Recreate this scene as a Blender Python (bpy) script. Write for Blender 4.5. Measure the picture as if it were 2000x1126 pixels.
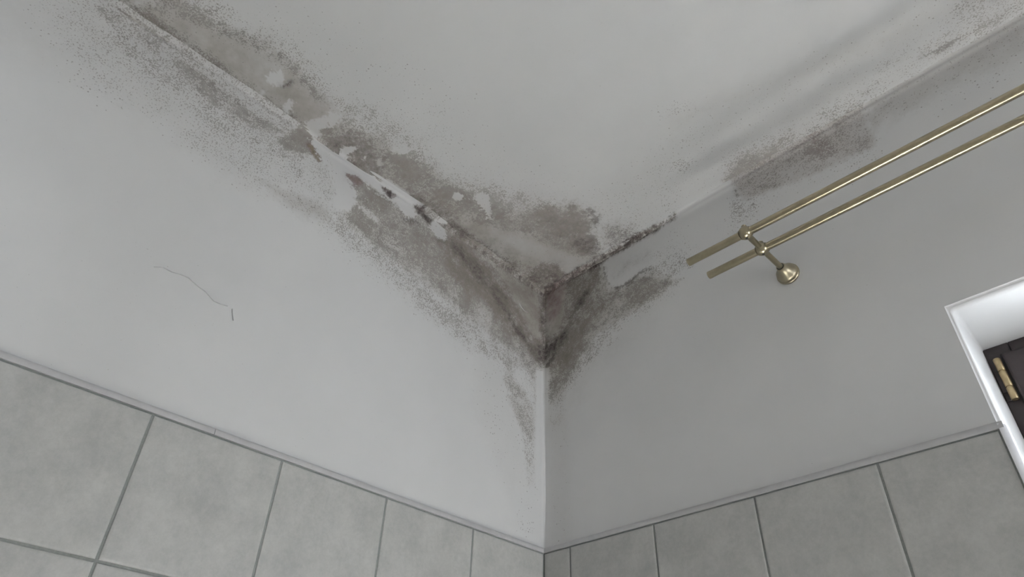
import bpy, bmesh, math, random
import numpy as np
from mathutils import Matrix, Vector

for o in list(bpy.data.objects):
    bpy.data.objects.remove(o)
C = bpy.context.scene.collection
random.seed(4)

# ------------------------------------------------------------------ camera, light, exposure
HC = 2.75                                   # ceiling height
ROOM_X, ROOM_Y = 3.0, -2.7
RM = np.array([[0.7083275, 0.70529569, 0.02881206],
               [-0.42047852, 0.45436767, -0.78533294],
               [-0.56698321, 0.54415807, 0.61840281]])
CAM = np.array([1.41903994, -1.53291295, HC - 1.64051231])
FPX = 1334.05
cam = bpy.data.objects.new('camera', bpy.data.cameras.new('camera'))
C.objects.link(cam)
m = Matrix.Identity(4)
for i in range(3):
    m[i][0], m[i][1], m[i][2], m[i][3] = RM[0][i], -RM[1][i], -RM[2][i], CAM[i]
cam.matrix_world = m
cam.data.sensor_width = 36.0
cam.data.lens = FPX / 2000 * 36
cam.data.clip_start = 0.02
bpy.context.scene.camera = cam

vs = bpy.context.scene.view_settings
vs.view_transform = 'Standard'
vs.look = 'None'
vs.exposure = 0.50
vs.gamma = 1.0
vs.use_curve_mapping = False

world = bpy.data.worlds.new('sky')
bpy.context.scene.world = world
world.use_nodes = True
wn = world.node_tree
wn.nodes['Background'].inputs[0].default_value = (0.90, 0.94, 1.0, 1)   # overcast sky
wn.nodes['Background'].inputs[1].default_value = 19.0

def area(name, loc, rot, sx, sy, power, col, portal=False):
    l = bpy.data.lights.new(name, 'AREA')
    l.shape = 'RECTANGLE'; l.size = sx; l.size_y = sy; l.energy = power; l.color = col
    if portal:
        l.cycles.is_portal = True
    o = bpy.data.objects.new(name, l); C.objects.link(o)
    o.location = loc; o.rotation_euler = rot
    return o
# opening of the window and of the added side window
WX0, WX1, WZ0, WZ1, WD = 1.2205, 2.25, 0.90, HC - 0.699, 0.238
area('window_portal', ((WX0 + WX1) / 2, 0.36, (WZ0 + WZ1) / 2), (math.radians(-90), 0, 0), WX1 - WX0, WZ1 - WZ0, 1, (1, 1, 1), True)
BY0, BY1, BZ0, BZ1 = -0.52, -0.14, 0.90, 1.80      # side window added for fill light, out of view
area('added_window_portal', (ROOM_X + .46, (BY0 + BY1) / 2, (BZ0 + BZ1) / 2), (0, math.radians(90), 0), BZ1 - BZ0, BY1 - BY0, 1, (1, 1, 1), True)

# sun added for its floor bounce, through the added window, to brighten the corner
bounce_sun = bpy.data.lights.new('bounce_sun', 'SUN'); bounce_sun.energy = 345.0; bounce_sun.angle = math.radians(1.5); bounce_sun.color = (1.0, .985, .96)
bounce_sun_o = bpy.data.objects.new('bounce_sun', bounce_sun); C.objects.link(bounce_sun_o)
bounce_sun_o.rotation_euler = Vector((-1.0, 0.06, -0.66)).to_track_quat('-Z', 'Y').to_euler()
bounce_sun_o.location = (5, -.5, 4)

# ------------------------------------------------------------------ pixel of the photograph -> point on a plane of the room
def at(px, py, axis, v):
    d = RM.T @ np.array([(px - 1000) / FPX, (py - 563) / FPX, 1.0])
    t = (v - CAM[axis]) / d[axis]
    return CAM + t * d

# ------------------------------------------------------------------ noise in numpy
def vnoise(P, freq, seed):
    Q = P * freq
    I = np.floor(Q).astype(np.int64); F = Q - I
    F = F * F * (3 - 2 * F)
    def h(i, j, k):
        n = (i * 374761393 + j * 668265263 + k * 2147483647 + seed * 1274126177) & 0xffffffff
        n = ((n ^ (n >> 13)) * 1274126177) & 0xffffffff
        n = (n ^ (n >> 16)) & 0xffff
        return n / 65535.0
    out = 0
    for a in (0, 1):
        wa = F[:, 0] if a else 1 - F[:, 0]
        for b in (0, 1):
            wb = F[:, 1] if b else 1 - F[:, 1]
            out = out + wa * wb * h(I[:, 0] + a, I[:, 1] + b, seed)
    return out * 2 - 1
def fbm(P, freq, seed, octv=4, rough=0.55):
    s, a, t = 0, 1.0, 0
    for k in range(octv):
        s = s + a * vnoise(P, freq * 2 ** k, seed + k * 17); t += a; a *= rough
    return s / t

# ------------------------------------------------------------------ stains of the mould and painted shade of the ceiling waves, on the planes
def smooth(x):
    x = np.clip(x, 0, 1); return x * x * (3 - 2 * x)
def poly_sdf(P, V):
    n = len(V); d2 = np.full(len(P), 1e9); inside = np.zeros(len(P), bool)
    for i in range(n):
        a, b = V[i], V[(i + 1) % n]; e = b - a; w = P - a
        t = np.clip((w @ e) / max(e @ e, 1e-12), 0, 1)
        q = w - t[:, None] * e
        d2 = np.minimum(d2, (q * q).sum(1))
        c = ((a[1] > P[:, 1]) != (b[1] > P[:, 1]))
        if abs(b[1] - a[1]) > 1e-12:
            inside ^= c & (P[:, 0] < (b[0] - a[0]) * (P[:, 1] - a[1]) / (b[1] - a[1]) + a[0])
    d = np.sqrt(d2); return np.where(inside, -d, d)
def line_sdf(P, V):
    d2 = np.full(len(P), 1e9)
    for a, b in zip(V[:-1], V[1:]):
        e = b - a; w = P - a
        t = np.clip((w @ e) / max(e @ e, 1e-12), 0, 1)
        q = w - t[:, None] * e
        d2 = np.minimum(d2, (q * q).sum(1))
    return np.sqrt(d2)
MM = 1 / 620.0                              # about one pixel of the photograph on the wall, in metres

def stain_and_shade(P, ops, to2d, push):
    """P: (n,2) wall coordinates; returns the four stain layers D speckle, S soft, K dark, T tint"""
    n = len(P)
    L = {k: np.zeros(n) for k in 'DSKT'}
    w1 = fbm(P, 14, 3, 5, 0.62); w2 = fbm(P + 5.3, 45, 9, 4, 0.7)
    w3 = fbm(P + 2.2, 150, 19, 2, 0.7)
    warp = 0.5 * w1 + 0.7 * w2 + 0.45 * w3
    for op in ops:
        kind, vals, feather, wamp, pts = op[:5]
        V = np.array([to2d(x, y) for x, y in pts])
        if len(op) < 6 and not (kind == 'max' and feather <= 8): V = np.array([push(v) for v in V])      # areas run on through the rounded edge
        hw = op[5] * MM if len(op) > 5 else 0.0
        f = feather * MM; wa = wamp * MM
        pad = f + wa + hw + 0.01
        sel = ((P[:, 0] > V[:, 0].min() - pad) & (P[:, 0] < V[:, 0].max() + pad) &
               (P[:, 1] > V[:, 1].min() - pad) & (P[:, 1] < V[:, 1].max() + pad))
        if not sel.any():
            continue
        Q = P[sel]
        d = (line_sdf(Q, V) - hw) if len(op) > 5 else poly_sdf(Q, V)
        cov = smooth(0.5 - (d + wa * warp[sel]) / max(f, 1e-5))
        covk = smooth(0.5 - (d + 1.6 * wa * warp[sel]) / max(2.0 * f, 1e-5)) if kind == 'max' else cov
        for k, v in vals.items():
            A = L[k][sel]
            if k == 'K':
                if kind == 'max': A = np.maximum(A, v * 1.15 * covk)
                elif kind == 'add': A = A + v * covk
                else: A = A * (1 - v * cov)
            elif kind == 'max':
                A = np.maximum(A, v * cov)
            elif kind == 'add':
                A = A + v * cov
            elif kind == 'cut':
                A = A * (1 - v * cov)
            L[k][sel] = A
    n0 = fbm(P + 4.4, 7, 35, 3); n1 = fbm(P + 1.7, 22, 31, 3); n2 = fbm(P + 9.1, 90, 41, 3, 0.7)
    L['D'] = np.clip(L['D'] * (1.05 + 0.35 * n0 + 0.5 * n1 + 0.5 * n2), 0, 1)
    L['S'] = np.clip(L['S'] * (1.05 + 0.3 * n0 + 0.4 * n1 + 0.25 * n2), 0, 1)
    L['K'] = np.clip(L['K'] * (1.05 + 0.6 * n1 + 0.9 * n2), 0, 1)
    return np.stack([L['D'], L['S'], L['K'], L['T']], 1)

ALL = {'D': 1, 'S': 1, 'K': 1, 'T': 1}
LEFT = [
 ('max', {'S': .12}, 120, 30, [(-60,-60),(180,-40),(330,100),(300,180),(120,120),(-60,60)]),
 ('max', {'D': .24, 'S': .10}, 70, 30, [(40,-20),(230,-20),(409,126),(590,255),(700,340),(640,420),(560,400),(450,345),(380,300),(300,235),(200,190),(120,110)]),
 ('max', {'D': .34, 'S': .10}, 30, 18, [(180,-30),(215,-10),(409,112),(470,160),(585,240),(610,300),(600,330),(520,310),(430,265),(370,225),(300,160),(240,110),(190,60)]),
 ('max', {'D': .55, 'K': .05}, 14, 8, [(195,15),(215,40),(230,60),(245,75)], 5),
 ('max', {'D': .55, 'S': .30}, 26, 12, [(330,108),(390,140),(430,165),(480,205),(540,245),(575,268),(520,262),(440,222),(390,190),(350,150)]),
 ('max', {'D': .62, 'S': .45}, 14, 10, [(535,268),(560,262),(590,262),(622,300),(600,305),(560,292)]),
 ('max', {'D': .9, 'K': .25, 'T': 1, 'S': .4}, 8, 6, [(600,283),(612,280),(618,295),(633,312),(622,318),(608,300)]),
 ('max', {'D': .30}, 40, 25, [(540,300),(640,320),(665,360),(650,400),(600,380),(540,350)]),
 ('max', {'S': .32, 'D': .25}, 34, 14, [(500,345),(600,380),(645,405),(655,440),(600,425),(550,400)]),
 # the broad grown-over zone down to the corner
 ('max', {'D': .42, 'S': .14}, 64, 26, [(680,340),(790,395),(900,455),(1062,572),(1062,740),(1036,755),(972,712),(902,665),(840,612),(780,566),(722,518),(662,474),(622,430),(670,400)]),
 ('max', {'S': .58, 'D': .60}, 34, 14, [(690,340),(720,355),(790,400),(850,420),(900,455),(960,505),(1062,572),(1062,720),(1030,715),(985,675),(930,635),(880,592),(820,550),(760,500),(705,460),(665,425),(685,395)]),
 ('add', {'S': .20, 'K': .09}, 44, 18, [(850,440),(950,510),(1062,590),(1062,715),(1010,670),(950,600),(880,540)]),
 ('max', {'K': .50, 'D': .85}, 24, 12, [(885,478),(920,520),(955,560),(985,600),(1008,640),(1035,675),(1056,700)], 9),
 ('max', {'K': .36, 'D': .8}, 20, 10, [(915,505),(930,520),(960,555),(985,580)], 12),
 ('cut', {'D': .75, 'K': .9}, 18, 4, [(965,518),(1050,572),(1056,668),(1040,655),(1020,615),(995,565)]),
 ('max', {'K': .45, 'D': .8}, 16, 8, [(1046,668),(1062,650),(1062,712),(1048,700)]),
 ('max', {'K': .45, 'D': .6}, 10, 5, [(1062,575),(1060,600),(1060,650),(1060,700)], 3),
 ('max', {'K': .32, 'D': .5}, 14, 6, [(815,396),(869,430),(957,495),(1035,550),(1061,570)], 7),
 ('max', {'D': .60, 'S': .42, 'K': .12}, 18, 10, [(1000,670),(1048,695),(1045,725),(1025,715)]),
 ('max', {'D': .40, 'S': .26}, 36, 14, [(990,690),(1055,712),(1048,800),(1040,870),(1022,850),(1002,790),(985,740)]),
 ('max', {'S': .30, 'D': .35}, 24, 10, [(988,770),(1020,760),(1045,800),(1042,860),(1020,845),(1000,800)]),
 ('max', {'D': .26, 'S': .12}, 18, 8, [(1018,850),(1045,850),(1045,948),(1030,948)]),
 ('cut', {'S': .85, 'D': .35}, 14, 10, [(1000,712),(1030,722),(1044,745),(1043,800),(1025,765),(1005,740)]),
 ('cut', {'D': .97, 'S': .9, 'K': .9}, 6, 3, [(1047,722),(1066,715),(1066,1080),(1048,1080)]),
 ('max', {'D': .14}, 24, 10, [(1015,960),(1045,960),(1045,1045),(1000,1045),(1010,1000)]),
 ('max', {'S': .07, 'D': .06}, 50, 20, [(930,680),(1000,700),(1030,940),(1000,980),(930,800)]),
 # clean paint left under the crease
 ('cut', ALL, 5, 18, [(575,246),(600,252),(640,278),(700,322),(760,352),(828,398),(815,424),(795,425),(775,405),(745,385),(728,368),(708,352),(690,344),(668,340),(668,352),(690,372),(694,398),(680,412),(660,408),(650,398),(655,380),(652,350),(632,318),(610,285),(596,268)]),
 ('cut', ALL, 5, 14, [(770,400),(795,400),(815,412),(812,426),(790,428)]),
 ('cut', {'D': .9, 'S': .9, 'K': 1}, 6, 18, [(834,440),(862,442),(874,464),(868,470),(846,458)]),
 ('cut', {'D': .55, 'S': .75, 'K': .5}, 14, 12, [(702,400),(722,412),(742,428),(738,436),(715,422)]),
 ('max', {'D': .95, 'S': .5, 'K': .18, 'T': .5}, 8, 6, [(674,338),(700,344),(708,356),(692,362)]),
 ('max', {'D': 1, 'K': .62, 'T': .45}, 6, 6, [(745,365),(757,369),(775,384),(762,388),(752,378)]),
 ('max', {'D': 1, 'K': .62}, 7, 6, [(803,400),(822,406),(842,428),(840,438),(826,428),(812,414)]),
 ('max', {'D': .5, 'K': .35}, 8, 5, [(786,426),(800,432),(812,430),(818,436)], 2),
 ('max', {'D': .5, 'K': .30}, 8, 6, [(733,372),(752,384),(762,394),(778,404)], 2),
 ('max', {'D': .5, 'K': .30}, 8, 6, [(855,470),(872,475),(890,492)], 3),
 ('max', {'D': .22}, 14, 8, [(640,300),(652,340),(655,378)], 6),
]
CEIL = [
 ('max', {'D': .10}, 90, 40, [(560,-20),(700,60),(860,150),(940,250),(1060,320),(1180,370),(1160,440),(900,360),(740,240),(600,120),(480,20)]),
 ('max', {'D': .17}, 60, 30, [(470,-20),(560,40),(700,170),(830,190),(920,200),(880,230),(900,300),(980,340),(1080,370),(1150,400),(1100,420),(900,360),(740,240),(600,120)]),
 ('max', {'D': .42, 'S': .08}, 50, 26, [(200,-20),(430,-20),(500,50),(580,70),(630,140),(660,180),(720,200),(790,245),(830,290),(870,330),(960,358),(1050,385),(1140,412),(1185,480),(1062,566),(950,485),(820,395),(700,318),(585,240),(409,120)]),
 ('max', {'S': .52, 'D': .46}, 46, 22, [(205,-20),(340,-20),(400,30),(470,60),(540,90),(590,145),(640,200),(700,250),(760,285),(820,325),(870,365),(960,400),(1040,420),(1130,430),(1165,480),(1180,505),(1062,566),(950,485),(820,395),(700,318),(585,240),(409,120)]),
 ('max', {'S': .62}, 40, 12, [(260,0),(350,30),(460,80),(540,125),(620,190),(680,250),(700,300),(640,270),(540,215),(409,115)]),
 ('cut', {'D': .85}, 30, 10, [(300,25),(420,62),(520,112),(600,165),(660,222),(650,245),(590,235),(500,168),(400,98)]),
 ('max', {'K': .30, 'D': .5}, 16, 6, [(232,0),(300,45),(380,98),(440,145)], 5),
 ('max', {'K': .20, 'D': .5}, 18, 6, [(330,65),(375,90),(385,108)], 10),
 ('max', {'D': .6, 'K': .06}, 22, 14, [(430,60),(500,75),(560,110),(590,150),(620,190)], 8),
 ('max', {'K': .34, 'D': .9}, 14, 9, [(642,268),(680,255),(722,280),(742,310),(728,322),(695,305),(655,290)]),
 ('max', {'K': .30, 'D': .85}, 10, 8, [(700,300),(760,305),(745,345),(705,322)]),
 ('max', {'K': .5, 'D': .8}, 8, 4, [(638,282),(665,300),(690,314),(722,336)], 2),
 ('max', {'K': .12, 'D': .72, 'S': .5}, 26, 14, [(740,295),(800,300),(850,330),(880,360),(960,395),(1000,415),(960,432),(900,402),(830,382),(780,350)]),
 ('max', {'K': .42, 'D': .65, 'S': .6}, 24, 8, [(800,382),(869,430),(957,495),(1030,548),(1060,568)], 7),
 ('max', {'K': .30, 'D': .8}, 18, 8, [(815,388),(850,405),(885,432)], 8),
 ('max', {'K': .30, 'D': .86, 'S': .6}, 22, 14, [(1040,438),(1090,428),(1150,445)], 9),
 ('max', {'K': .36, 'D': .9, 'S': .6}, 20, 16, [(1060,452),(1110,462),(1160,470)], 7),
 ('max', {'K': .20, 'D': .70, 'S': .55}, 34, 22, [(1005,428),(1060,405),(1120,403),(1148,420),(1160,450),(1140,478),(1080,468),(1020,450)]),
 ('max', {'K': .45, 'D': .85}, 14, 10, [(1110,470),(1160,455),(1172,490),(1140,497)]),
 ('cut', {'D': .85, 'K': .85}, 24, 8, [(880,425),(960,446),(1040,466),(1110,497),(1172,500),(1150,516),(1090,535),(1040,520),(990,500),(930,465)]),
 ('cut', {'S': .35}, 24, 8, [(960,456),(1040,470),(1110,500),(1170,503),(1140,520),(1090,535)]),
 ('max', {'K': .32, 'D': .6, 'S': .6}, 20, 8, [(1025,540),(1055,512),(1085,512),(1110,540),(1062,568)]),
 ('max', {'K': .75, 'D': .8, 'S': .6}, 12, 4, [(1060,568),(1102,544),(1140,524)], 8),
 ('max', {'K': .55, 'D': .7, 'S': .5}, 10, 4, [(1140,524),(1171,508),(1180,500)], 6),
 ('max', {'K': .85, 'D': .95, 'S': .5}, 10, 6, [(1182,498),(1215,482),(1250,462),(1285,443)], 6),
 ('max', {'K': .55, 'D': .8}, 7, 6, [(1280,446),(1300,435),(1322,421)], 2),
 ('max', {'K': .18, 'D': .45, 'S': .12}, 26, 14, [(1172,440),(1180,495),(1240,460),(1232,440)]),
 ('max', {'K': .35, 'D': .6}, 14, 12, [(1150,408),(1160,425),(1165,445)], 5),
 ('max', {'D': .16}, 40, 20, [(1150,400),(1180,490),(1330,420),(1330,330),(1250,340)]),
 ('add', {'S': .12, 'K': .09}, 40, 14, [(800,370),(860,395),(950,455),(1040,515),(1062,566),(957,495),(869,430)]),
 # clean flakes
 ('cut', ALL, 4, 14, [(524,150),(533,134),(550,132),(558,150),(555,164),(540,168),(526,160)]),
 ('cut', {'D': .8, 'S': .8, 'K': .8}, 5, 6, [(504,186),(512,176),(520,178),(514,190)]),
 ('cut', ALL, 4, 12, [(553,204),(562,194),(577,200),(574,212),(564,222),(556,216)]),
 ('cut', {'D': .9, 'S': .9, 'K': 1}, 5, 16, [(584,246),(600,238),(614,232),(630,228),(645,217),(662,222),(668,235),(655,246),(640,250),(628,258),(612,268),(605,262)]),
 ('cut', ALL, 4, 12, [(560,220),(580,238),(600,250),(660,298),(650,292),(600,262)]),
 ('cut', {'D': .9, 'S': .9, 'K': 1}, 5, 16, [(665,292),(680,284),(694,286),(690,296),(676,300)]),
 ('cut', {'D': .9, 'S': .9, 'K': 1}, 5, 16, [(708,306),(716,302),(720,312),(712,314)]),
 ('cut', {'D': .9, 'S': .5, 'K': .9}, 10, 4, [(730,312),(745,305),(750,322),(738,326)]),
 ('cut', {'D': .9, 'S': .9, 'K': 1}, 8, 20, [(768,288),(785,284),(802,292),(800,302),(780,302)]),
 ('cut', {'D': .85, 'S': .8, 'K': 1}, 6, 8, [(720,338),(760,350),(800,378),(790,384),(750,362)]),
 ('cut', ALL, 4, 10, [(885,382),(894,376),(903,380),(902,390),(890,392)]),
 ('cut', {'D': .9, 'S': .95, 'K': 1}, 5, 20, [(926,386),(940,378),(955,388),(962,405),(958,424),(944,412),(932,400)]),
 ('max', {'D': .4, 'K': .3}, 8, 5, [(553,168),(568,160)], 3),
 ('max', {'D': .6, 'K': .25}, 9, 5, [(548,212),(556,222),(570,226)], 3),
 # band along the right crease
 ('max', {'D': .12, 'S': .05}, 70, 30, [(1180,380),(1290,250),(1420,190),(1560,130),(1700,70),(1840,-20),(2020,-20),(2020,30),(1431,352),(1330,400)]),
 ('max', {'D': .27, 'S': .04}, 34, 22, [(1395,305),(1470,270),(1560,235),(1640,190),(1700,150),(1760,80),(1840,20),(1900,-20),(2020,-20),(2020,20),(1862,102),(1679,210),(1431,352),(1400,345)]),
 ('max', {'D': .42, 'K': .05}, 24, 16, [(1405,340),(1431,352),(1530,298),(1620,245),(1600,235),(1520,270),(1440,295)]),
 ('max', {'D': .6, 'S': .36, 'K': .06}, 20, 10, [(1408,352),(1431,354),(1480,325),(1540,292),(1520,284),(1450,305)]),
 ('max', {'D': .5, 'S': .2, 'K': .1}, 10, 6, [(1520,300),(1600,255),(1679,208)], 4),
 ('max', {'D': .5, 'K': .12}, 12, 8, [(1800,112),(1830,98),(1860,84)], 6),
 ('max', {'D': .42, 'K': .08}, 16, 10, [(1860,84),(1910,58),(1960,30),(1990,5)], 6),
 ('max', {'D': .40, 'K': .05}, 14, 10, [(1735,145),(1760,125),(1690,180)], 6),
 ('max', {'D': .26}, 24, 18, [(1265,318),(1330,305),(1370,312),(1345,335),(1290,345)]),
 ('max', {'D': .20}, 30, 18, [(1270,210),(1350,190),(1360,215),(1290,235)]),
 ('max', {'S': .20}, 90, 10, [(1960,-30),(1720,80),(1540,150),(1330,235)], 14),  # soft grey band: shade of the ceiling waves painted into the colour
]
RIGHT = [
 ('max', {'S': .10}, 60, 20, [(1062,575),(1180,560),(1320,560),(1260,640),(1170,720),(1110,820),(1062,900)]),
 ('max', {'D': .36, 'S': .12}, 40, 18, [(1062,575),(1175,516),(1195,565),(1240,540),(1300,540),(1335,545),(1295,585),(1240,620),(1170,690),(1130,740),(1095,800),(1062,740)]),
 ('max', {'S': .60, 'D': .50}, 30, 14, [(1062,575),(1110,548),(1175,516),(1180,548),(1195,564),(1218,562),(1242,540),(1275,530),(1300,541),(1318,548),(1285,575),(1240,605),(1195,635),(1155,665),(1130,705),(1108,750),(1085,780),(1070,755),(1062,715)]),
 ('add', {'S': .14, 'K': .08}, 50, 16, [(1062,575),(1175,516),(1200,580),(1180,620),(1110,710),(1062,720)]),
 ('max', {'D': .60}, 30, 12, [(1110,580),(1170,550),(1190,590),(1150,650),(1100,710),(1075,720),(1090,660)]),
 ('max', {'D': .42}, 24, 14, [(1250,525),(1300,505),(1335,480),(1352,520),(1310,548),(1270,545)]),
 ('max', {'D': .17}, 30, 20, [(1205,490),(1340,440),(1370,475),(1340,540),(1260,530),(1215,540)]),
 ('max', {'D': .24}, 24, 14, [(1260,500),(1320,470),(1350,480),(1320,520)]),
 ('cut', {'D': .93, 'S': 1, 'K': 1}, 6, 9, [(1176,520),(1200,500),(1300,440),(1300,470),(1270,500),(1255,525),(1238,540),(1215,556),(1195,560),(1184,545)]),
 ('max', {'D': .62, 'K': .25}, 8, 8, [(1178,522),(1184,545),(1194,562),(1212,560),(1232,548),(1250,532),(1272,528)], 3),
 ('max', {'D': .16, 'K': .1}, 20, 10, [(1200,540),(1225,515),(1260,500)], 10),
 ('max', {'K': .44, 'D': .9}, 20, 10, [(1140,575),(1125,602),(1108,640),(1092,675)], 8),
 ('max', {'K': .45, 'D': .8}, 12, 6, [(1102,640),(1092,672),(1078,700),(1068,712)], 4),
 ('max', {'K': .48, 'D': .7}, 14, 5, [(1062,665),(1076,668),(1090,660),(1083,690),(1064,715)]),
 ('cut', {'D': .8, 'K': .6}, 14, 4, [(1068,578),(1105,556),(1100,610),(1090,648),(1068,655)]),
 ('max', {'T': .5, 'S': .66, 'K': .10}, 18, 6, [(1068,575),(1115,545),(1098,590),(1082,630),(1068,625)]),
 ('max', {'K': .5, 'T': .3, 'S': .5}, 9, 3, [(1062,574),(1100,550),(1135,530),(1175,510)], 8),
 ('max', {'K': .45, 'D': .6}, 8, 4, [(1062,575),(1062,640),(1062,712)], 4),
 ('max', {'S': .34, 'D': .42}, 22, 10, [(1064,715),(1120,715),(1102,780),(1085,800),(1066,740)]),
 ('max', {'S': .16, 'D': .2}, 26, 10, [(1066,740),(1108,770),(1100,830),(1078,840)]),
 ('cut', {'S': .6, 'D': .7}, 8, 3, [(1062,712),(1074,716),(1070,800),(1062,1080)]),
 ('max', {'S': .10, 'D': .07}, 40, 10, [(1068,780),(1110,780),(1115,1060),(1068,1060)]),
 ('max', {'D': .16}, 16, 6, [(1080,960),(1092,1055)], 5),
 ('max', {'S': .38, 'D': .30, 'T': .10}, 18, 9, [(1431,356),(1530,300),(1640,238),(1690,215),(1708,285),(1640,315),(1580,345),(1510,370),(1450,392),(1438,375)]),
 ('max', {'D': .5, 'S': .42, 'T': .15}, 26, 12, [(1560,285),(1620,262),(1642,300),(1600,325),(1575,318)]),
 ('max', {'D': .5, 'K': .1}, 12, 8, [(1437,372),(1442,392),(1470,388)], 3),
 ('max', {'D': .36}, 26, 16, [(1422,390),(1485,392),(1478,425),(1440,440),(1425,425)]),
 ('max', {'D': .17}, 40, 20, [(1440,380),(1600,330),(1700,270),(1740,300),(1680,350),(1540,390),(1440,470),(1400,450)]),
 ('max', {'S': .26, 'D': .16}, 40, 18, [(1670,215),(1862,108),(2020,10),(2020,100),(1850,170),(1740,240)]),
 ('max', {'D': .28, 'S': .3}, 24, 12, [(1690,225),(1760,185),(1740,215),(1710,255)]),
 ('max', {'S': .22, 'K': .06}, 14, 4, [(1690,213),(1730,190),(1770,168)], 5),
 ('max', {'K': .65, 'D': .7, 'S': .4}, 9, 5, [(1178,506),(1215,485),(1250,464),(1285,445)], 5),
 ('max', {'K': .4, 'D': .6}, 7, 5, [(1285,444),(1318,425)], 3),
 ('max', {'D': .12}, 50, 20, [(1740,200),(2000,90),(2010,150),(1800,240)]),
]

# ------------------------------------------------------------------ materials
def mat(name):
    m_ = bpy.data.materials.new(name); m_.use_nodes = True
    return m_, m_.node_tree.nodes, m_.node_tree.links, m_.node_tree.nodes['Principled BSDF']
def math_node(N, Lk, op, a, b=None, clamp=False):
    n = N.new('ShaderNodeMath'); n.operation = op; n.use_clamp = clamp
    for i, v in enumerate((a, b)):
        if v is None: continue
        if isinstance(v, (int, float)): n.inputs[i].default_value = v
        else: Lk.new(v, n.inputs[i])
    return n.outputs[0]
def mixc(N, Lk, f, a, b):
    n = N.new('ShaderNodeMix'); n.data_type = 'RGBA'
    Lk.new(f, n.inputs[0]) if not isinstance(f, (int, float)) else setattr(n.inputs[0], 'default_value', f)
    for i, v in ((6, a), (7, b)):
        if isinstance(v, tuple): n.inputs[i].default_value = v + (1,)
        else: Lk.new(v, n.inputs[i])
    return n.outputs[2]
def maprange(N, Lk, v, a, b, c=0.0, d=1.0, smoothst=False):
    n = N.new('ShaderNodeMapRange'); n.clamp = True
    if smoothst: n.interpolation_type = 'SMOOTHSTEP'
    Lk.new(v, n.inputs[0])
    for i, x in ((1, a), (2, b), (3, c), (4, d)): n.inputs[i].default_value = x
    return n.outputs[0]
def noise(N, Lk, vec, scale, detail=2, rough=.5):
    n = N.new('ShaderNodeTexNoise'); Lk.new(vec, n.inputs['Vector'])
    n.inputs['Scale'].default_value = scale; n.inputs['Detail'].default_value = detail
    n.inputs['Roughness'].default_value = rough
    return n.outputs['Fac']

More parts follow.
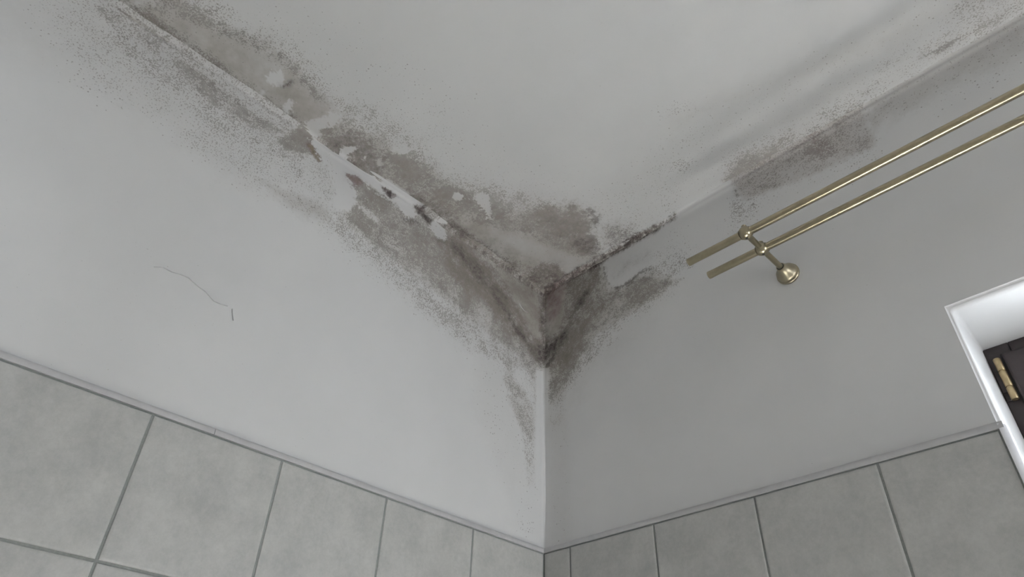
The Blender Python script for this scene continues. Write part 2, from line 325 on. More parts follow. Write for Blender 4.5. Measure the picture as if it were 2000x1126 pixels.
def plaster_material(name, mould_and_shade=True):
    m_, N, Lk, B = mat(name)
    tc = N.new('ShaderNodeTexCoord'); P = tc.outputs['Object']
    paint = mixc(N, Lk, maprange(N, Lk, noise(N, Lk, P, 3.5, 3), .35, .65), (.672, .676, .680), (.705, .708, .711))
    col = paint
    roll = noise(N, Lk, P, 420, 2, .6)
    height = math_node(N, Lk, 'MULTIPLY', roll, 0.25)
    if mould_and_shade:
        at_ = N.new('ShaderNodeAttribute'); at_.attribute_name = 'mould_and_shade'
        sep = N.new('ShaderNodeSeparateColor'); Lk.new(at_.outputs['Color'], sep.inputs[0])
        D, S, K = sep.outputs[0], sep.outputs[1], sep.outputs[2]; T = at_.outputs['Alpha']
        # mottled growth: a threshold in fine noise that moves with the cover
        n1 = noise(N, Lk, P, 215, 3, .62)
        x = math_node(N, Lk, 'ADD', n1, math_node(N, Lk, 'MULTIPLY', D, .50))
        x = math_node(N, Lk, 'ADD', x, math_node(N, Lk, 'MULTIPLY', K, .12))
        mid = noise(N, Lk, P, 85, 3, .6)
        x = math_node(N, Lk, 'ADD', x, math_node(N, Lk, 'MULTIPLY', math_node(N, Lk, 'SUBTRACT', mid, .5), math_node(N, Lk, 'MULTIPLY', D, .75)))
        s1 = maprange(N, Lk, x, .705, .765, smoothst=True)
        # single colonies: dots
        vo = N.new('ShaderNodeTexVoronoi'); Lk.new(P, vo.inputs['Vector']); vo.inputs['Scale'].default_value = 135
        vs_ = N.new('ShaderNodeSeparateColor'); Lk.new(vo.outputs['Color'], vs_.inputs[0])
        dst = math_node(N, Lk, 'ADD', vo.outputs['Distance'], math_node(N, Lk, 'MULTIPLY', noise(N, Lk, P, 500, 1), .25))
        rad = math_node(N, Lk, 'ADD', math_node(N, Lk, 'MULTIPLY', vs_.outputs[1], .17), .255)
        dot = maprange(N, Lk, math_node(N, Lk, 'SUBTRACT', rad, dst), -.03, .05)
        gate = math_node(N, Lk, 'LESS_THAN', vs_.outputs[0], math_node(N, Lk, 'MULTIPLY', D, 1.35))
        gate = math_node(N, Lk, 'MULTIPLY', gate, math_node(N, Lk, 'GREATER_THAN', D, .015))
        s2 = math_node(N, Lk, 'MULTIPLY', dot, gate)
        sp = math_node(N, Lk, 'MAXIMUM', s1, math_node(N, Lk, 'MULTIPLY', s2, .95))
        fine = maprange(N, Lk, noise(N, Lk, P, 520, 3, .75), .3, .7, .45, 1.0)
        fine = math_node(N, Lk, 'MULTIPLY', fine, maprange(N, Lk, noise(N, Lk, P, 34, 3, .6), .35, .65, .72, 1.12))
        sp = math_node(N, Lk, 'MULTIPLY', sp, fine)
        # colours
        rmp = N.new('ShaderNodeValToRGB'); Lk.new(T, rmp.inputs[0])
        e = rmp.color_ramp.elements
        e[0].position = 0; e[0].color = (.330, .308, .280, 1)
        e[1].position = 1; e[1].color = (.34, .28, .17, 1)
        k = rmp.color_ramp.elements.new(.5); k.color = (.33, .26, .25, 1)
        rm2 = N.new('ShaderNodeValToRGB'); Lk.new(T, rm2.inputs[0])
        e = rm2.color_ramp.elements
        e[0].position = 0; e[0].color = (.175, .157, .140, 1)
        e[1].position = 1; e[1].color = (.20, .15, .07, 1)
        k = rm2.color_ramp.elements.new(.5); k.color = (.16, .09, .085, 1)
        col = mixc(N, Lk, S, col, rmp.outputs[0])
        col = mixc(N, Lk, math_node(N, Lk, 'MULTIPLY', sp, .80), col, rm2.outputs[0])
        kk = math_node(N, Lk, 'MULTIPLY', K, maprange(N, Lk, n1, .3, .62, .7, 1.6), clamp=True)
        col = mixc(N, Lk, kk, col, (.055, .045, .045))
        height = math_node(N, Lk, 'SUBTRACT', height, math_node(N, Lk, 'MULTIPLY', sp, .5))
    Lk.new(col, B.inputs['Base Color'])
    B.inputs['Roughness'].default_value = .85
    B.inputs['Specular IOR Level'].default_value = .25
    bp = N.new('ShaderNodeBump'); bp.inputs['Strength'].default_value = .35; bp.inputs['Distance'].default_value = .0012
    Lk.new(height, bp.inputs['Height']); Lk.new(bp.outputs[0], B.inputs['Normal'])
    return m_
M_PLASTER = plaster_material('mouldy_plaster')
M_PAINT = plaster_material('white_paint', False)

def tile_material():
    m_, N, Lk, B = mat('ceramic_tile')
    tc = N.new('ShaderNodeTexCoord'); oi = N.new('ShaderNodeObjectInfo')
    ad = N.new('ShaderNodeVectorMath'); ad.operation = 'ADD'
    Lk.new(tc.outputs['Object'], ad.inputs[0])
    sc = math_node(N, Lk, 'MULTIPLY', oi.outputs['Random'], 37.0); Lk.new(sc, ad.inputs[1])
    P = ad.outputs[0]
    big = noise(N, Lk, P, 12, 6, .68); fine = noise(N, Lk, P, 90, 5, .8)
    v = math_node(N, Lk, 'ADD', math_node(N, Lk, 'MULTIPLY', big, .62), math_node(N, Lk, 'MULTIPLY', fine, .38))
    col = mixc(N, Lk, maprange(N, Lk, v, .36, .62), (.385, .392, .385), (.505, .508, .497))
    Lk.new(col, B.inputs['Base Color'])
    B.inputs['Roughness'].default_value = .38
    B.inputs['Specular IOR Level'].default_value = .4
    bp = N.new('ShaderNodeBump'); bp.inputs['Strength'].default_value = .25; bp.inputs['Distance'].default_value = .001
    Lk.new(fine, bp.inputs['Height']); Lk.new(bp.outputs[0], B.inputs['Normal'])
    return m_
M_TILE = tile_material()
def simple(name, col, rough=.5, metal=0.0, var=.06, scale=30, spec=.5, bump=0):
    m_, N, Lk, B = mat(name)
    tc = N.new('ShaderNodeTexCoord')
    f = noise(N, Lk, tc.outputs['Object'], scale, 3, .6)
    a = tuple(c * (1 - var) for c in col); b = tuple(min(1, c * (1 + var)) for c in col)
    Lk.new(mixc(N, Lk, maprange(N, Lk, f, .3, .7), a, b), B.inputs['Base Color'])
    B.inputs['Roughness'].default_value = rough; B.inputs['Metallic'].default_value = metal
    B.inputs['Specular IOR Level'].default_value = spec
    if bump:
        bp = N.new('ShaderNodeBump'); bp.inputs['Strength'].default_value = bump; bp.inputs['Distance'].default_value = .001
        Lk.new(f, bp.inputs['Height']); Lk.new(bp.outputs[0], B.inputs['Normal'])
    return m_
M_GROUT = simple('grey_grout', (.235, .252, .247), .9, var=.1, scale=200)
M_TRIM = simple('light_grey_edge_profile', (.52, .52, .53), .35)
M_TRIMW = simple('white_edge_profile', (.74, .75, .78), .28)
M_BRASS = simple('brushed_pale_brass', (.37, .33, .235), .29, 1.0, var=.07, scale=60)
M_BRASSP = simple('satin_pale_brass', (.36, .325, .24), .42, 1.0, var=.07, scale=60)
M_BRASSD = simple('dull_brass', (.50, .40, .24), .42, 1.0, var=.12, scale=90)
M_DARK = simple('dark_hollow', (.02, .02, .02), .8)
M_FRAME = simple('dark_brown_window_wood', (.030, .022, .024), .42, var=.2, scale=25, bump=.2)
M_SEAL = simple('black_rubber', (.012, .012, .014), .6)
M_FLOOR = simple('floor_tile', (.66, .65, .62), .5, var=.1, scale=9)
M_BACK = simple('warm_grey_back_wall', (.42, .38, .33), .7)
M_CRACK = simple('crack_shadowless_line', (.645, .648, .65), .9)
def glass_material():
    m_, N, Lk, B = mat('window_glass')
    N.remove(B); out = N['Material Output']
    tr = N.new('ShaderNodeBsdfTransparent'); tr.inputs[0].default_value = (.96, .97, .97, 1)
    gl = N.new('ShaderNodeBsdfGlossy'); gl.inputs['Roughness'].default_value = .02
    fr = N.new('ShaderNodeFresnel'); fr.inputs[0].default_value = 1.45
    mx = N.new('ShaderNodeMixShader')
    Lk.new(fr.outputs[0], mx.inputs[0]); Lk.new(tr.outputs[0], mx.inputs[1]); Lk.new(gl.outputs[0], mx.inputs[2])
    Lk.new(mx.outputs[0], out.inputs[0])
    return m_
M_GLASS = glass_material()
def shade_material():
    m_, N, Lk, B = mat('opal_lamp_glass')
    B.inputs['Base Color'].default_value = (.9, .88, .84, 1)
    B.inputs['Emission Color'].default_value = (1, .93, .82, 1); B.inputs['Emission Strength'].default_value = 3
    return m_
M_OPAL = shade_material()

# ------------------------------------------------------------------ builders
def link(name, me, parent=None, mats=()):
    for x in mats: me.materials.append(x)
    o = bpy.data.objects.new(name, me); C.objects.link(o)
    if parent is not None: o.parent = parent
    return o
def from_bm(name, bm, m_, parent=None, smooth_=False):
    me = bpy.data.meshes.new(name); bm.to_mesh(me); bm.free()
    if smooth_:
        for p in me.polygons: p.use_smooth = True
    return link(name, me, parent, (m_,))
def thing(name, label, cat, loc, group=None):
    o = bpy.data.objects.new(name, None); C.objects.link(o); o.location = loc
    o.empty_display_size = .05
    o['label'] = label; o['category'] = cat
    if group: o['group'] = group
    return o
def add_box(bm, a, b, bevel=0.0, seg=2):
    r = bmesh.ops.create_cube(bm, size=1)
    vsx = r['verts']
    for v in vsx:
        v.co = Vector([(a[i] + b[i]) / 2 + v.co[i] * (b[i] - a[i]) for i in range(3)])
    if bevel:
        es = list({e for v in vsx for e in v.link_edges})
        bmesh.ops.bevel(bm, geom=es, offset=bevel, segments=seg, profile=.6, affect='EDGES')
def lathe(bm, prof, seg=32, axis='Z', loc=(0, 0, 0), cap=True):
    """prof: list of (radius, height)"""
    rings = []
    for r, h in prof:
        ring = []
        for i in range(seg):
            a = 2 * math.pi * i / seg; c, s = math.cos(a) * r, math.sin(a) * r
            co = {'Z': (c, s, h), 'Y': (c, h, s), 'X': (h, c, s)}[axis]
            ring.append(bm.verts.new(Vector(co) + Vector(loc)))
        rings.append(ring)
    for A, B_ in zip(rings[:-1], rings[1:]):
        for i in range(seg):
            bm.faces.new((A[i], A[(i + 1) % seg], B_[(i + 1) % seg], B_[i]))
    if cap:
        bm.faces.new(rings[0]); bm.faces.new(rings[-1])
    bmesh.ops.recalc_face_normals(bm, faces=bm.faces)
def shade_auto(o, ang=40):
    me = o.data
    for p in me.polygons: p.use_smooth = True
    me.set_sharp_from_angle(angle=math.radians(ang))

def grid_surface(name, us, vs_, pos, disp, ops=None, to2d=None, push=None, hole=None, flip=False, material=None):
    """tensor grid of a plane: pos(U,V)->xyz, disp(U,V) moves it along its normal"""
    U, V = np.meshgrid(us, vs_, indexing='ij')
    nu, nv = U.shape
    uv = np.stack([U.ravel(), V.ravel()], 1)
    co = pos(uv[:, 0], uv[:, 1], disp(uv))
    idx = np.arange(nu * nv).reshape(nu, nv)
    q = np.stack([idx[:-1, :-1], idx[1:, :-1], idx[1:, 1:], idx[:-1, 1:]], -1)
    if hole:
        cu = (us[:-1] + us[1:]) / 2; cv = (vs_[:-1] + vs_[1:]) / 2
        CU, CV = np.meshgrid(cu, cv, indexing='ij')
        keep = ~((CU > hole[0]) & (CU < hole[1]) & (CV > hole[2]) & (CV < hole[3]))
        q = q[keep]
    q = q.reshape(-1, 4)
    if flip: q = q[:, ::-1]
    used = np.unique(q); remap = np.full(nu * nv, -1); remap[used] = np.arange(len(used))
    q = remap[q]; co = co[used]; uvk = uv[used]
    me = bpy.data.meshes.new(name)
    me.vertices.add(len(co)); me.vertices.foreach_set('co', co.astype(np.float32).ravel())
    me.loops.add(q.size); me.loops.foreach_set('vertex_index', q.astype(np.int32).ravel())
    me.polygons.add(len(q)); me.polygons.foreach_set('loop_start', np.arange(0, q.size, 4, dtype=np.int32))
    me.update(calc_edges=True)
    me.polygons.foreach_set('use_smooth', np.ones(len(q), bool))
    if ops is not None:
        A = me.attributes.new('mould_and_shade', 'FLOAT_COLOR', 'POINT')
        A.data.foreach_set('color', stain_and_shade(uvk, ops, to2d, push).astype(np.float32).ravel())
    o = link(name, me, None, (material or M_PLASTER,))
    o['kind'] = 'structure'
    return o
def axis_coords(lo, fine_lo, fine_hi, hi, step, extra=(), zone=None, zstep=.003):
    c = list(np.arange(fine_lo, fine_hi + 1e-9, step))
    if zone:
        c = [v for v in c if not zone[0] < v < zone[1]] + list(np.arange(zone[0], zone[1] + 1e-9, zstep))
    x = fine_lo
    while x > lo + .12: x -= .12; c.append(x)
    c.append(lo); x = fine_hi
    while x < hi - .12: x += .12; c.append(x)
    c.append(hi)
    c = np.unique(np.round(c, 6))
    for e in extra:
        i = np.abs(c - e).argmin(); c[i] = e
    return np.unique(c)

# ------------------------------------------------------------------ the room
STEP = .004
def gaus(x, w): return np.exp(-(x / w) ** 2)

def drop(x, y):                              # sag of the ceiling towards the corner
    r = np.hypot(x, y)
    return .013 * np.exp(-r / .16) + .006 * np.exp(-r / .7)
def fillet(t, r):                           # circular rounding where two faces meet
    q = np.clip((r - np.maximum(t, 0)) / r, 0, 1)
    return r - r * np.sqrt(np.maximum(1 - q * q, 0))
def disp_left(uv):                          # u = y (negative into the room), v = z
    y, z = uv[:, 0], uv[:, 1] - HC
    d = .0020 * fbm(uv, 3.0, 71, 3) + .0006 * fbm(uv, 16, 72, 3)
    along = smooth((-y - .45) / .3) * (1 - smooth((-y - 1.65) / .3))
    wob = .004 * vnoise(np.stack([y, y * 0], 1), 7, 5)
    d = d + .0030 * gaus(z + .022 + wob, .008) * along
    d = d + .0012 * gaus(y + .012, .010) * smooth((-z - .25) / .1)         # filler along the corner
    d = d + np.maximum(fillet(-z - drop(0, y), .020), fillet(-y, .009))
    return d
def disp_right(uv):                         # u = x, v = z
    x, z = uv[:, 0], uv[:, 1] - HC
    d = .0020 * fbm(uv, 2.6, 81, 3) + .0005 * fbm(uv, 14, 82, 3)
    d = d * smooth((x * 0 + 1))
    edge = np.minimum(1, np.maximum(0, np.maximum(np.abs(x - 1.76) - .56, np.abs(z + 1.2) - .5)) / .05)
    d = d * edge
    along = smooth((x - .55) / .15)
    d = d + .0040 * gaus(z + .016, .009) * along * edge
    d = d + .0012 * gaus(x - .012, .010) * smooth((-z - .25) / .1)
    d = d + np.maximum(fillet(-z - drop(x, 0), .016), fillet(x, .009))
    return d
def disp_ceiling(uv):                       # u = x, v = y ; positive = down
    x, y = uv[:, 0], uv[:, 1]
    d = drop(x, y) + np.maximum(fillet(x, .020), fillet(-y, .016))
    d = d + .0020 * fbm(uv, 3.2, 91, 3) + .0007 * fbm(uv, 15, 92, 3)
    # trowel waves that run along the window wall
    ph = (-y) + .10 * (x - .8) + .012 * fbm(uv, 2.2, 95, 2)
    env = smooth((x - .25) / .7) * smooth((-y - .03) / .08) * (1 - smooth((-y - .55) / .35))
    d = d + .0060 * np.sin(2 * math.pi * ph / .17 + 1.0) * env
    return d

def ceil_2d(px, py):
    p = at(px, py, 2, HC)
    for _ in range(3):
        p = at(px, py, 2, HC - float(drop(max(p[0], 0), min(p[1], 0))))
    q = p[0:2].copy()
    if -.03 < q[1] and q[1] > -.004: q[1] = -.004
    if q[0] < .004: q[0] = .004 if q[0] > -.03 else q[0]
    return q
ys = axis_coords(ROOM_Y, -1.90, .020, .020, STEP, zone=(-1.4, .02))
zs = axis_coords(0.0, HC - 1.012, HC + .012, HC + .012, .007, zone=(HC - .62, HC + .012))
wall_left = grid_surface('wall_left', ys, zs, lambda u, v, d: np.stack([d, u, v], 1), disp_left, LEFT,
                         lambda x, y: at(x, y, 0, 0)[1:3],
                         lambda v: (v[0] + (.07 if v[0] > -.014 else 0), v[1] + (.07 if v[1] > HC - .032 else 0)))
xs = axis_coords(-.020, -.020, 1.76, ROOM_X, .0045, (WX0,), zone=(-.02, .62))
zs2 = axis_coords(0.0, HC - 1.012, HC + .012, HC + .012, .007, (WZ1, WZ0), zone=(HC - .5, HC + .012))
xs = np.unique(np.append(xs, WX1)); zs2 = np.unique(np.append(zs2, WZ0))
wall_right = grid_surface('wall_right', xs, zs2, lambda u, v, d: np.stack([u, -d, v], 1), disp_right, RIGHT,
                          lambda x, y: at(x, y, 1, 0)[[0, 2]],
                          lambda v: (v[0] - (.07 if v[0] < .012 else 0), v[1] + (.07 if v[1] > HC - .032 else 0)), hole=(WX0, WX1, WZ0, WZ1))
xc = axis_coords(-.012, -.012, 1.76, ROOM_X, .0045, zone=(-.012, .62))
yc = axis_coords(ROOM_Y, -1.90, .012, .012, .0045, zone=(-1.25, .012))
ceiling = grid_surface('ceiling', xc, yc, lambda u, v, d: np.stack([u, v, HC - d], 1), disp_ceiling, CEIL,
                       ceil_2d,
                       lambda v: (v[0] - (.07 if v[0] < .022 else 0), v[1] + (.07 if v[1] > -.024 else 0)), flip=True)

def plain_wall(name, faces, m_=None):
    bm = bmesh.new()
    for f in faces:
        bm.faces.new([bm.verts.new(p) for p in f])
    o = from_bm(name, bm, m_ or M_PAINT); o['kind'] = 'structure'; return o
plain_wall('floor', [[(0, ROOM_Y, 0), (ROOM_X, ROOM_Y, 0), (ROOM_X, 0, 0), (0, 0, 0)]], M_FLOOR)
plain_wall('wall_back', [[(0, ROOM_Y, 0), (0, ROOM_Y, HC), (ROOM_X, ROOM_Y, HC), (ROOM_X, ROOM_Y, 0)]], M_BACK)
X = ROOM_X
plain_wall('wall_side', [[(X, ROOM_Y, 0), (X, ROOM_Y, HC), (X, BY0, HC), (X, BY0, 0)], [(X, BY1, 0), (X, BY1, HC), (X, 0, HC), (X, 0, 0)],
                         [(X, BY0, 0), (X, BY0, BZ0), (X, BY1, BZ0), (X, BY1, 0)], [(X, BY0, BZ1), (X, BY0, HC), (X, BY1, HC), (X, BY1, BZ1)]])

# hairline cracks in the paint
def crack(parent, pts, axis, r=.0003):
    bm = bmesh.new(); prev = None
    n = len(pts)
    P3 = [Vector(at(x, y, axis, 0)) for x, y in pts]
    nrm = Vector((1, 0, 0)) if axis == 0 else Vector((0, -1, 0))
    P3 = [p + nrm * .0028 for p in P3]
    for i, p in enumerate(P3):
        t = (P3[min(i + 1, n - 1)] - P3[max(i - 1, 0)]).normalized(); s = t.cross(nrm).normalized()
        w = r * (1 - abs(2 * i / (n - 1) - 1) * .7)
        ring = [bm.verts.new(p + s * w), bm.verts.new(p + nrm * .0003), bm.verts.new(p - s * w), bm.verts.new(p - nrm * .004)]
        if prev:
            for k in range(4): bm.faces.new((prev[k], prev[(k + 1) % 4], ring[(k + 1) % 4], ring[k]))
        prev = ring
    return from_bm('crack', bm, M_CRACK, parent)

# ------------------------------------------------------------------ tiles
TT = .0085                                   # tile face in front of the plaster
TOP = HC - 1.002
def grout_slab(name, a, b, parent):
    bm = bmesh.new(); add_box(bm, a, b); return from_bm(name, bm, M_GROUT, parent)
grout_slab('grout', (-.002, ROOM_Y, 0), (TT - .0028, 0, TOP + .001), wall_left)
grout_slab('grout', (0, -(TT - .0028), 0), (WX0 + .002, .002, TOP + .001), wall_right)

def tile_mesh(w, h, axis):
    """ a tile in its own plane; face towards the room, softly pillowed edge """
    bm = bmesh.new()
    prof = [(0, .0030), (0, TT - .0016), (.0012, TT - .0005), (.0045, TT)]
    rings = []
    for ins, dz in prof:
        ring = []
        for su, sv in ((0, 0), (1, 0), (1, 1), (0, 1)):
            u = ins if su == 0 else w - ins; v = ins if sv == 0 else h - ins
            ring.append(bm.verts.new((dz, -u, -v) if axis == 0 else (u, -dz, -v)))
        rings.append(ring)
    for A, B_ in zip(rings[:-1], rings[1:]):
        for i in range(4): bm.faces.new((A[i], A[(i + 1) % 4], B_[(i + 1) % 4], B_[i]))
    bm.faces.new(rings[-1]); bm.faces.new(rings[0])
    bmesh.ops.recalc_face_normals(bm, faces=bm.faces)
    me = bpy.data.meshes.new('tile'); bm.to_mesh(me); bm.free(); me.materials.append(M_TILE)
    for p in me.polygons: p.use_smooth = False
    return me
cache = {}
def put_tile(parent, axis, u0, u1, z1, z0):
    gap = .0027
    w, h = u1 - u0 - 2 * gap, z1 - z0 - 2 * gap
    key = (axis, round(w, 4), round(h, 4))
    if key not in cache: cache[key] = tile_mesh(w, h, axis)
    o = bpy.data.objects.new('tile', cache[key]); C.objects.link(o); o.parent = parent
    o.location = (0, -(u0 + gap), z1 - gap) if axis == 0 else (u0 + gap, 0, z1 - gap)
ROWZ = [TOP - .0005, TOP - .290, TOP - .580, TOP - .870]
UL = [TT] + [.2914 + .2945 * k for k in range(8)]
for z1, z0 in zip(ROWZ[:-1], ROWZ[1:]):
    for a, b in zip(UL[:-1], UL[1:]):
        put_tile(wall_left, 0, a, b, z1, z0)
UR = [TT, .1094, .4009, .6924, .9839, WX0 - .0005]
for z1, z0 in zip(ROWZ[:-1], ROWZ[1:]):
    for a, b in zip(UR[:-1], UR[1:]):
        put_tile(wall_right, 1, a, b, z1, z0)

# ------------------------------------------------------------------ edge profiles above the tiles
def profile_strip(name, a, b, axis, material):
    """rounded edge profile from a to b along the wall, quarter-round section"""
    bm = bmesh.new(); n = 8; H = .0165; PR = TT + .0018
    sec = [(-.002, 0), (PR, 0)]
    for i in range(n + 1):
        t = math.pi / 2 * i / n
        sec.append((PR - .0035 * (1 - math.cos(t)) - (PR - .0035) * (i / n) ** 3, .004 + (H - .004) * math.sin(t)))
    sec.append((-.002, H))
    rings = []
    for u in (a, b):
        rings.append([bm.verts.new((d, -u, TOP + .0008 + h) if axis == 0 else (u, -d, TOP + .0008 + h)) for d, h in sec])
    k = len(sec)
    for i in range(k): bm.faces.new((rings[0][i], rings[0][(i + 1) % k], rings[1][(i + 1) % k], rings[1][i]))
    bm.faces.new(rings[0]); bm.faces.new(rings[1])
    bmesh.ops.recalc_face_normals(bm, faces=bm.faces)
    o = from_bm(name, bm, material); shade_auto(o, 50); o['kind'] = 'structure'; return o
profile_strip('trim_1', .0005, 1.0455, 0, M_TRIM)
profile_strip('trim_2', 1.0468, -ROOM_Y, 0, M_TRIM)
profile_strip('trim_3', .0105, WX0 + .010, 1, M_TRIM)
# upright rounded profile on the tile edge beside the window
bm = bmesh.new()
sec = []
for i in range(13):
    t = math.pi / 2 * i / 12
    sec.append((WX0 + .0008 + .0135 * math.sin(t), -.0005 - (TT + .0012) + .0 + .0115 * (1 - math.cos(t))))
sec += [(WX0 + .0143, .012), (WX0 + .0008, .012)]
r0 = [bm.verts.new((x, y, WZ0 - .01)) for x, y in sec]; r1 = [bm.verts.new((x, y, TOP + .012 - .35 * (x - WX0))) for x, y in sec]
for i in range(len(sec)): bm.faces.new((r0[i], r0[(i + 1) % len(sec)], r1[(i + 1) % len(sec)], r1[i]))
bm.faces.new(r0); bm.faces.new(r1); bmesh.ops.recalc_face_normals(bm, faces=bm.faces)
o = from_bm('trim_4', bm, M_TRIMW); shade_auto(o, 50); o['kind'] = 'structure'

# ------------------------------------------------------------------ the window
win = bpy.data.objects.new('window_1', None); C.objects.link(win); win.location = (WX0, 0, WZ0); win['kind'] = 'structure'
def wpart(name, bm, m_, parent=None, smooth_=False):
    bmesh.ops.translate(bm, verts=bm.verts, vec=(-WX0, 0, -WZ0))
    return from_bm(name, bm, m_, parent or win, smooth_)
# plastered reveal with a rounded arris
def rrect(ins, r, seg=6):
    x0, x1, z0, z1 = WX0 + ins, WX1 - ins, WZ0 + ins, WZ1 - ins
    pts = []
    for cx, cz, a0 in ((x0, z1, 90), (x0, z0, 180), (x1, z0, 270), (x1, z1, 0)):
        sx = 1 if cx == x0 else -1; sz = -1 if cz == z1 else 1
        for i in range(seg + 1):
            a = math.radians(a0 + 90 * i / seg)
            if r < 1e-6:
                pts.append((cx, cz))
            else:
                pts.append((cx + sx * r + r * math.cos(a), cz + sz * r + r * math.sin(a)))
    return pts
bm = bmesh.new(); rings = []
prof = [(0.0, 0.0, 0.0)] + [(.007 * (1 - math.cos(t)), .007 * math.sin(t), .004 + .010 * t) for t in np.linspace(0.15, math.pi / 2, 6)]
prof = [(0, -.0002, 0.0)] + [(.006 * (1 - math.cos(math.pi / 2 * k / 6)), .006 * (math.sin(math.pi / 2 * k / 6)), .012 * k / 6) for k in range(1, 7)]
prof += [(.0060 - .0004 * k, .03 + .04 * k, .012 - .0015 * k) for k in range(6)] + [(.004, WD + .10, .004)]
for ins, d, r in prof:
    rings.append([bm.verts.new((x, d if True else 0, z)) for x, z in rrect(ins, r)])
for A, B_ in zip(rings[:-1], rings[1:]):
    for i in range(len(A)):
        bm.faces.new((A[i], A[(i + 1) % len(A)], B_[(i + 1) % len(A)], B_[i]))
bmesh.ops.recalc_face_normals(bm, faces=bm.faces)
wpart('window_reveal', bm, M_PAINT, smooth_=True)
# frame, sash, glass
def ring_frame(x0, x1, z0, z1, w, y0, y1, bevel=.003):
    bm = bmesh.new()
    add_box(bm, (x0, y0, z0), (x0 + w, y1, z1), bevel); add_box(bm, (x1 - w, y0, z0), (x1, y1, z1), bevel)
    add_box(bm, (x0 + w, y0, z1 - w), (x1 - w, y1, z1), bevel); add_box(bm, (x0 + w, y0, z0), (x1 - w, y1, z0 + w), bevel)
    return bm
fx0, fx1, fz0, fz1 = WX0 + .003, WX1 - .003, WZ0 + .003, WZ1 - .003
wpart('window_frame', ring_frame(fx0, fx1, fz0, fz1, .055, WD, WD + .07), M_FRAME)
sx0, sx1, sz0, sz1 = fx0 + .034, fx1 - .034, fz0 + .030, fz1 - .030
sash = wpart('sash', ring_frame(sx0, sx1, sz0, sz1, .075, WD - .014, WD + .05, .005), M_FRAME)
bm = bmesh.new(); add_box(bm, (sx0 + .07, WD + .012, sz0 + .07), (sx1 - .07, WD + .018, sz1 - .07))
wpart('glass_pane', bm, M_GLASS, sash)
wpart('sash_seal', ring_frame(sx0 - .004, sx1 + .004, sz0 - .004, sz1 + .004, .012, WD - .003, WD + .02, .001), M_SEAL, sash)
# brass hinges: three knuckles and a thin leaf
def hinge(ztop, hx=fx0 + .0215, L=.106):
    hy = WD - .016
    bm = bmesh.new(); r = .0082
    seg = [(0, .30), (.315, .69), (.705, 1)]
    for a, b in seg:
        z1, z0 = ztop - a * L, ztop - b * L
        lathe(bm, [(r * .86, z0), (r, z0 + .0015), (r, z1 - .0015), (r * .86, z1)], 20, 'Z', (hx, hy, 0))
    lathe(bm, [(r * .7, ztop - L + .002), (r * .7, ztop - .002)], 16, 'Z', (hx, hy, 0))
    o = wpart('hinge', bm, M_BRASSD); shade_auto(o, 40); o['label'] = 'dull brass window hinge with three knuckles'
    bm = bmesh.new(); add_box(bm, (fx0 + .003, WD - .0035, ztop - L * .74), (hx - .003, WD + .001, ztop - L * .30), .0008)
    add_box(bm, (fx0 + .003, WD - .003, ztop - L * .95), (hx - .002, WD + .001, ztop - L * .82), .0008)
    o2 = from_bm('hinge_leaf', bm, M_FRAME, o)
    bmx = o2.data
    bmx.transform(Matrix.Translation((-WX0, 0, -WZ0)))
hinge(HC - .744)
hinge(WZ0 + .22)

# ------------------------------------------------------------------ curtain rods and bracket
RZ = HC - .434; BX = .912
RY = {'back': -.144, 'front': -.228}
def rod(name_label, y, x0, x1, r=.0105):
    t = thing('curtain_rod', name_label, 'curtain rod', (x0, y, RZ), 'pair of brass curtain rods')
    bm = bmesh.new()
    lathe(bm, [(r, 0.008), (r, x1 - x0)], 40, 'X')
    o = from_bm('rod_tube', bm, M_BRASS, t); shade_auto(o, 40)
    bm = bmesh.new()
    lathe(bm, [(r * .80, -.0012), (r * .97, -.0005), (r * 1.04, .0012), (r * 1.04, .0085)], 40, 'X')
    o = from_bm('end_cap', bm, M_BRASS, t); shade_auto(o, 40)
    return t
rod('front brass curtain rod, farther from the wall and higher in the view', RY['front'], .742, 2.78)
rod('back brass curtain rod, nearer the wall and lower in the view', RY['back'], .752, 2.78)

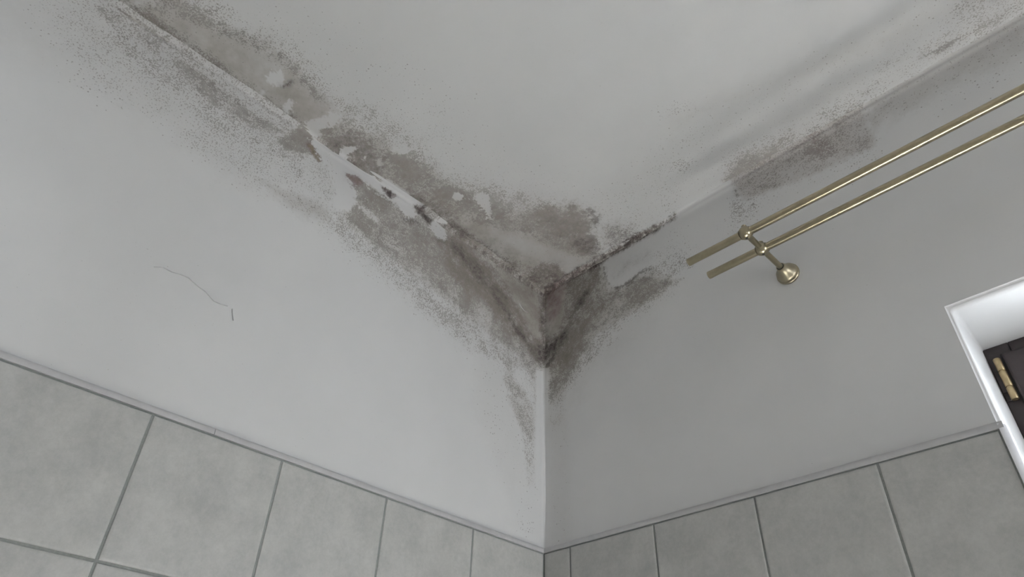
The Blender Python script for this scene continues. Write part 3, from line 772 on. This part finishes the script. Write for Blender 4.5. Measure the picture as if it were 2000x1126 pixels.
def bracket(x, label):
    t = thing('rod_bracket', label, 'bracket', (x, 0, RZ), 'brackets of the curtain rods')
    # stepped bell shaped wall plate
    bm = bmesh.new()
    prof = [(.0005, .0), (.0305, .0), (.0315, .002), (.0318, .0065), (.0305, .0085), (.0285, .0092), (.0287, .0105), (.0292, .013), (.0280, .0165),
            (.0258, .0195), (.0225, .0235), (.0190, .0280), (.0160, .0330), (.0138, .0385), (.0125, .0440), (.0122, .0465), (.0112, .0475), (.0098, .0475)]
    lathe(bm, [(r, -h) for r, h in prof], 48, 'Y', cap=True)
    o = from_bm('wall_plate', bm, M_BRASSP, t); shade_auto(o, 35)
    bm = bmesh.new(); lathe(bm, [(.0100, -.0472), (.0100, -.0480)], 24, 'Y')
    from_bm('socket_gap', bm, M_DARK, t)
    bm = bmesh.new(); lathe(bm, [(.0078, -.040), (.0078, RY['front'] + .006)], 28, 'Y')
    o = from_bm('arm', bm, M_BRASS, t); shade_auto(o)
    for y in (RY['back'], RY['front']):
        # ball holder: flattened ball with waist rings where the rod runs through
        bm = bmesh.new(); R = .0180
        pr = [(.0118, -.0150), (.0128, -.0140)]
        for i in range(15):
            a = math.radians(-52 + 104 * i / 14); pr.append((R * math.cos(a), R * math.sin(a)))
        pr += [(.0128, .0140), (.0118, .0150)]
        lathe(bm, pr, 40, 'X', (0, y, 0))
        b = from_bm('ball_holder', bm, M_BRASS, t); shade_auto(b, 50)
        bm = bmesh.new(); lathe(bm, [(.0072, .012), (.0072, .0225), (.0066, .0238), (.0045, .0240), (.0040, .0225)], 20, 'Z', (0, y, 0))
        k = from_bm('clamp_screw', bm, M_BRASS, b); shade_auto(k, 40)
        bm = bmesh.new(); lathe(bm, [(.0034, -.0185), (.0034, -.0165)], 14, 'Z', (0, y, 0))
        k = from_bm('grub_screw', bm, M_DARK, b)
        bm = bmesh.new()
        lathe(bm, [(.0100, y + .0125), (.0108, y + .0140), (.0108, y + .0165), (.0090, y + .0190)], 24, 'Y')
        k = from_bm('collar', bm, M_BRASS, b); shade_auto(k, 40)
    return t
bracket(BX, 'brass two-ball bracket with bell shaped plate on the wall near the mouldy corner')
bracket(2.60, 'brass two-ball bracket at the far end of the rods beyond the window')

# cracks
crack(wall_left, [(300,521),(318,522),(335,531),(352,536),(368,543),(378,552),(390,562),(400,569),(408,578),(417,588),(430,594),(444,598)], 0)
crack(wall_left, [(453,603),(454,615),(455,626)], 0, .0005)
crack(wall_left, [(1014,592),(1018,600),(1024,607),(1030,610)], 0, .0008)


# unseen window added to the side wall to brighten the left wall
added_win = bpy.data.objects.new('added_window_2', None); C.objects.link(added_win); added_win['kind'] = 'structure'
bm = bmesh.new(); w = .03
for a, b in (((X + .39, BY0, BZ0), (X + .448, BY0 + w, BZ1)), ((X + .39, BY1 - w, BZ0), (X + .448, BY1, BZ1)),
             ((X + .39, BY0 + w, BZ0), (X + .448, BY1 - w, BZ0 + w)), ((X + .39, BY0 + w, BZ1 - w), (X + .448, BY1 - w, BZ1))):
    add_box(bm, a, b, .003)
from_bm('window_frame', bm, M_FRAME, added_win)
# deep reveal added to clip its light on the far left wall
plain_wall('added_reveal', [[(X, BY0, BZ0), (X + .45, BY0, BZ0), (X + .45, BY0, BZ1), (X, BY0, BZ1)], [(X, BY1, BZ0), (X + .45, BY1, BZ0), (X + .45, BY1, BZ1), (X, BY1, BZ1)],
                          [(X, BY0, BZ0), (X + .45, BY0, BZ0), (X + .45, BY1, BZ0), (X, BY1, BZ0)], [(X, BY0, BZ1), (X + .45, BY0, BZ1), (X + .45, BY1, BZ1), (X, BY1, BZ1)]], M_BACK)
